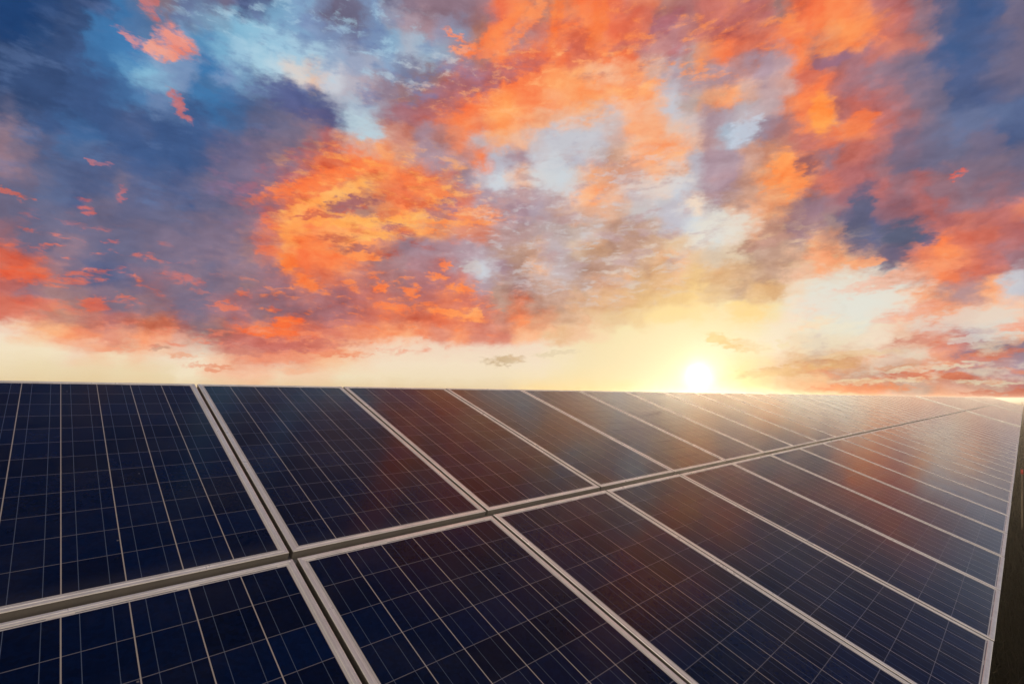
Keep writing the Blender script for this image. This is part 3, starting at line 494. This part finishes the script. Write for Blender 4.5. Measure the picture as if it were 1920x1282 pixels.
# ------------------------------------------------------------------ the array: u runs along the rows, v up the slope, n off the glass
U = Vector((0.718778, 0.695239, 0.0)).normalized()
V = Vector((-0.648286, 0.670344, 0.361059))
V = (V - U * V.dot(U)).normalized()
NRM = U.cross(V)
ORG = Vector((-0.837389, 1.963260, CAM_Z - 0.593922))
BASIS = Matrix((U, V, NRM)).transposed().to_4x4()
PITCH = 1.004
V_GAP = 0.020                                   # half the gap between the two rows
V_TOP = V_GAP
V_BOT = -1.906
COVER_AT = {31: 0.11, 60: 0.11}                 # wider joints closed with a bright strip
LAST = 118

def u_at(k):
    return k * PITCH + sum(w for kk, w in COVER_AT.items() if k >= kk)

def place(o, u, v, w=0.0):
    o.matrix_world = Matrix.Translation(ORG + U * u + V * v + NRM * w) @ BASIS

def frame_mesh():
    prof = [(0.0045, -0.036), (0.0, -0.036), (0.0, -0.0032), (0.0010, -0.0010), (0.0032, 0.0), (0.0115, 0.0), (0.0122, -0.0012), (0.0136, -0.0012),
            (0.0143, 0.0), (LIP - 0.002, 0.0), (LIP, -0.0014), (LIP, -0.012), (0.0045, -0.012)]
    bm = bmesh.new()
    cs_ = ((-1, 0), (1, 0), (1, 1), (-1, 1))
    rings = []
    for sx, sy in cs_:
        ring = []
        for d, z in prof:
            x = sx * (PW / 2 - d); y = d if sy == 0 else PL - d
            ring.append(bm.verts.new((x, y, z)))
        rings.append(ring)
    k = len(prof)
    for i in range(4):
        a, b_ = rings[i], rings[(i + 1) % 4]
        for j in range(k):
            f = bm.faces.new((a[j], b_[j], b_[(j + 1) % k], a[(j + 1) % k]))
            if j in (0, 1, k - 1): f.material_index = 1       # outer wall, the seam groove's shade put into its colour
    bmesh.ops.recalc_face_normals(bm, faces=bm.faces)
    return bm

def make_panel():
    root = bpy.data.objects.new('solar_panel', None); C.objects.link(root)
    root.empty_display_size = 0.3
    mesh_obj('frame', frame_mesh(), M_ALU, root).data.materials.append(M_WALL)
    bm = bmesh.new()
    e = LIP + 0.0005 - 0.001
    box(bm, -PW / 2 + e, PW / 2 - e, e, PL - e, -0.009, -0.0034)
    mesh_obj('glass', bm, M_CELL, root)
    bm = bmesh.new()
    e = 0.006
    box(bm, -PW / 2 + e, PW / 2 - e, e, PL - e, -0.0135, -0.0122)
    mesh_obj('backsheet', bm, M_BACK, root)
    return root

def copy_tree(o, parent=None):
    c = o.copy(); C.objects.link(c)
    if parent: c.parent = parent
    for ch in list(o.children): copy_tree(ch, c)
    return c

ORD = ['first', 'second', 'third', 'fourth', 'fifth', 'sixth', 'seventh', 'eighth', 'ninth', 'tenth', 'eleventh', 'twelfth', 'thirteenth',
       'fourteenth', 'fifteenth', 'sixteenth', 'seventeenth', 'eighteenth', 'nineteenth', 'twentieth', 'twenty first', 'twenty second',
       'twenty third', 'twenty fourth', 'twenty fifth', 'twenty sixth', 'twenty seventh', 'twenty eighth', 'twenty ninth', 'thirtieth',
       'thirty first', 'thirty second', 'thirty third']
UP_NEAR = {-1: 'large dark navy panel at the left border whose top edge meets the cream sky',
           0: 'navy panel of the upper row just right of the widest upper left panel',
           1: 'navy upper row panel with a dark reflection high on its glass, third from left',
           2: 'upper row panel with a brownish sheen, fourth from the left border',
           3: 'upper row panel with warm brown glass, fifth from the left border',
           4: 'upper row panel of tawny glass just left of the sun, sixth from the left border',
           5: 'upper row panel glowing right below the low sun, seventh from the left border'}
LO_NEAR = {-1: 'near black blue panel filling the bottom left corner',
           0: 'large navy panel at the bottom centre left, second of the lower row',
           1: 'dark blue lower row panel left of the bottom centre, third of the lower row',
           2: 'dark lower row panel with brown cloud reflection, fourth of the lower row'}
proto = make_panel()
first = True
for k in range(-1, LAST):
    for row in ('upper', 'lower'):
        if row == 'lower' and k < -1: continue
        p = proto if first else copy_tree(proto)
        first = False
        du = random.uniform(-0.0012, 0.0012); dv = random.uniform(-0.0018, 0.0018); dn = random.uniform(-0.0008, 0.0008)
        v0 = V_GAP if row == 'upper' else V_BOT
        place(p, u_at(k) + PITCH / 2 + du, v0 + dv, dn)
        i = k + 1
        if row == 'upper':
            lab = UP_NEAR.get(k)
        else:
            lab = LO_NEAR.get(k)
        if lab is None:
            if k < 31:
                lab = '%s row solar panel, %s from the left, pale sky mirrored in its glass' % (row, ORD[i])
            elif k < 60:
                lab = '%s row solar panel, %s beyond the first bright cover strip' % (row, ORD[k - 31])
            elif k >= 93:
                lab = 'sliver thin solar panel at the far vanishing end of the %s row' % row
            else:
                lab = 'tiny solar panel of the %s row, %s beyond the farthest bright cover strip' % (row, ORD[k - 60])
        tag(p, lab, 'solar panel', 'solar panels of the %s row' % row)
        if row == 'upper' and k == LAST: pass

# bright cover strips over the two wide joints
for j, (kk, w) in enumerate(COVER_AT.items()):
    root = bpy.data.objects.new('cover_strip', None); C.objects.link(root)
    place(root, u_at(kk) - w / 2 + 0.0, V_BOT, 0.0)
    for (y0, y1) in ((0.0, 1.887), (1.925, 3.815)):
        bm = bmesh.new()
        box(bm, -w / 2 - 0.004, w / 2 + 0.004, y0, y1, 0.003, 0.030)
        bmesh.ops.bevel(bm, geom=bm.edges[:], offset=0.004, segments=2, affect='EDGES')
        mesh_obj('strip', bm, M_ALU, root)
    tag(root, ('bright aluminium cover strip running down both rows near the right' if j == 0 else
               'farthest bright aluminium cover strip close to the vanishing end of the rows'), 'cover strip', 'cover strips')

# ------------------------------------------------------------------ rack below
rack = bpy.data.objects.new('mounting_rack', None); C.objects.link(rack)
tag(rack, 'galvanised steel rack carrying the two rows of panels', 'rack')
L0, L1 = u_at(-1) + 0.01, u_at(LAST) - 0.01
def apt(u, v, w): return ORG + U * u + V * v + NRM * w
for v in (-1.45, -0.45, 0.025, 0.45, 1.45):
    bm = bmesh.new()
    Mx = Matrix.Translation(ORG) @ BASIS
    box(bm, L0, L1, v - (0.02 if v != 0.025 else 0.05), v + (0.02 if v != 0.025 else 0.05), -0.078, -0.0375, Mx)  # wider middle rail added under the row gap to block the low sun
    mesh_obj('rail', bm, M_STEEL, rack)
u = L0 + 0.6
while u < L1:
    bm = bmesh.new()
    box(bm, u - 0.03, u + 0.03, -1.7, 1.7, -0.150, -0.079, Mx)
    mesh_obj('rafter', bm, M_STEEL, rack)
    for v in (-0.95, 0.95):
        q = apt(u, v, -0.151)
        bm = bmesh.new()
        tube(bm, (q.x, q.y, -0.3), (q.x, q.y, q.z + 0.02), 0.045, seg=12)
        mesh_obj('post', bm, M_STEEL, rack, smooth=True)
    u += 4.05

# ------------------------------------------------------------------ grass beside the lower edge
bm = bmesh.new()
E0 = apt(0, V_BOT, 0)
OUT = Vector((V.x, V.y, 0)).normalized() * -1
def blade(p, h, w, a, lean):
    d = Vector((cos(a), sin(a), 0)); l = Vector((cos(a + 1.3), sin(a + 1.3), 0)) * lean
    v0 = bm.verts.new(p - d * w); v1 = bm.verts.new(p + d * w)
    v2 = bm.verts.new(p + d * w * 0.6 + l * 0.4 + Vector((0, 0, h * 0.6))); v3 = bm.verts.new(p - d * w * 0.6 + l * 0.4 + Vector((0, 0, h * 0.6)))
    v4 = bm.verts.new(p + l + Vector((0, 0, h)))
    bm.faces.new((v0, v1, v2, v3)); bm.faces.new((v3, v2, v4))
for i in range(26000):
    t = random.random() ** 1.6
    uu = -1.0 + t * 60
    oo = -0.25 + random.random() ** 1.3 * (1.5 + uu * 0.10)
    p = E0 + U * uu + OUT * oo; p.z = 0
    blade(p, random.uniform(0.05, 0.22) * random.uniform(0.6, 1.3), 0.003 + 0.0004 * uu, random.uniform(0, 2 * pi), random.uniform(0.0, 0.10))
m, n, b = mat_new('grass_blades')
tcn = n.n('ShaderNodeTexCoord')
gn = n.noise(tcn.outputs['Object'], 2.0, 6, 0.6)
n.put(b.inputs['Base Color'], n.mix(n.mapr(gn.outputs[0], 0.35, 0.65), (0.0020, 0.0030, 0.0012, 1), (0.0045, 0.0035, 0.0022, 1)))
b.inputs['Roughness'].default_value = 0.9
b.inputs['Specular IOR Level'].default_value = 0.05
tag(mesh_obj('grass', bm, m), 'dark rough grass on the ground beside the lower panel edge', 'grass', kind='stuff')

# ------------------------------------------------------------------ far field, fence and marker stake at the right border
bm = bmesh.new()
bm.faces.new([bm.verts.new(p) for p in ((60, 128, 0.004), (295, 128, 0.004), (295, 295, 0.004), (60, 295, 0.004))])
tag(mesh_obj('field', bm, M_FIELD), kind='structure')

fence = bpy.data.objects.new('wire_fence', None); C.objects.link(fence)
FX, FY = 94.6, 92.0
fence.location = (FX, FY, 0)
for i in range(9):
    bm = bmesh.new(); tube(bm, (i * 2.4, 0, -0.2), (i * 2.4, 0, 1.35), 0.05, 0.045, 8)
    mesh_obj('post', bm, M_WOOD, fence, smooth=True)
for z in (0.45, 0.85, 1.25):
    bm = bmesh.new(); box(bm, 0.0, 8 * 2.4, -0.075, -0.055, z - 0.03, z + 0.03)
    mesh_obj('rail', bm, M_WOOD, fence)
tag(fence, 'low dark fence far away at the right border beyond the panels', 'fence')

stake = bpy.data.objects.new('marker_stake', None); C.objects.link(stake)
stake.location = (7.82, 7.83, 0)
bm = bmesh.new(); tube(bm, (-0.01, 0, -0.1), (0.10, 0, 0.86), 0.010, 0.008, 8)
mesh_obj('stick', bm, M_WOOD, stake, smooth=True)
bm = bmesh.new(); tube(bm, (0.1002, 0, 0.8615), (0.108, 0, 0.93), 0.016, 0.013, 10)
mesh_obj('cap', bm, M_RED, stake, smooth=True)
tag(stake, 'thin wooden stake with a red tip standing in the dark grass at the right border', 'stake')

# ------------------------------------------------------------------ low sunlit haze
bm = bmesh.new()
box(bm, -305, 305, -305, 305, -1.0, 2.20)
hz = mesh_obj('haze', bm, None)
m = bpy.data.materials.new('haze_air'); m.use_nodes = True
t = m.node_tree; t.nodes.clear()
pv = t.nodes.new('ShaderNodeVolumePrincipled')
pv.inputs['Color'].default_value = (0.96, 0.94, 0.90, 1)
pv.inputs['Density'].default_value = 0.0044
pv.inputs['Anisotropy'].default_value = 0.85
mo = t.nodes.new('ShaderNodeOutputMaterial')
t.links.new(pv.outputs[0], mo.inputs['Volume'])
hz.data.materials.append(m)
tag(hz, kind='stuff')
hz['label'] = 'thin golden evening haze lying over the panels'
hz['category'] = 'haze'
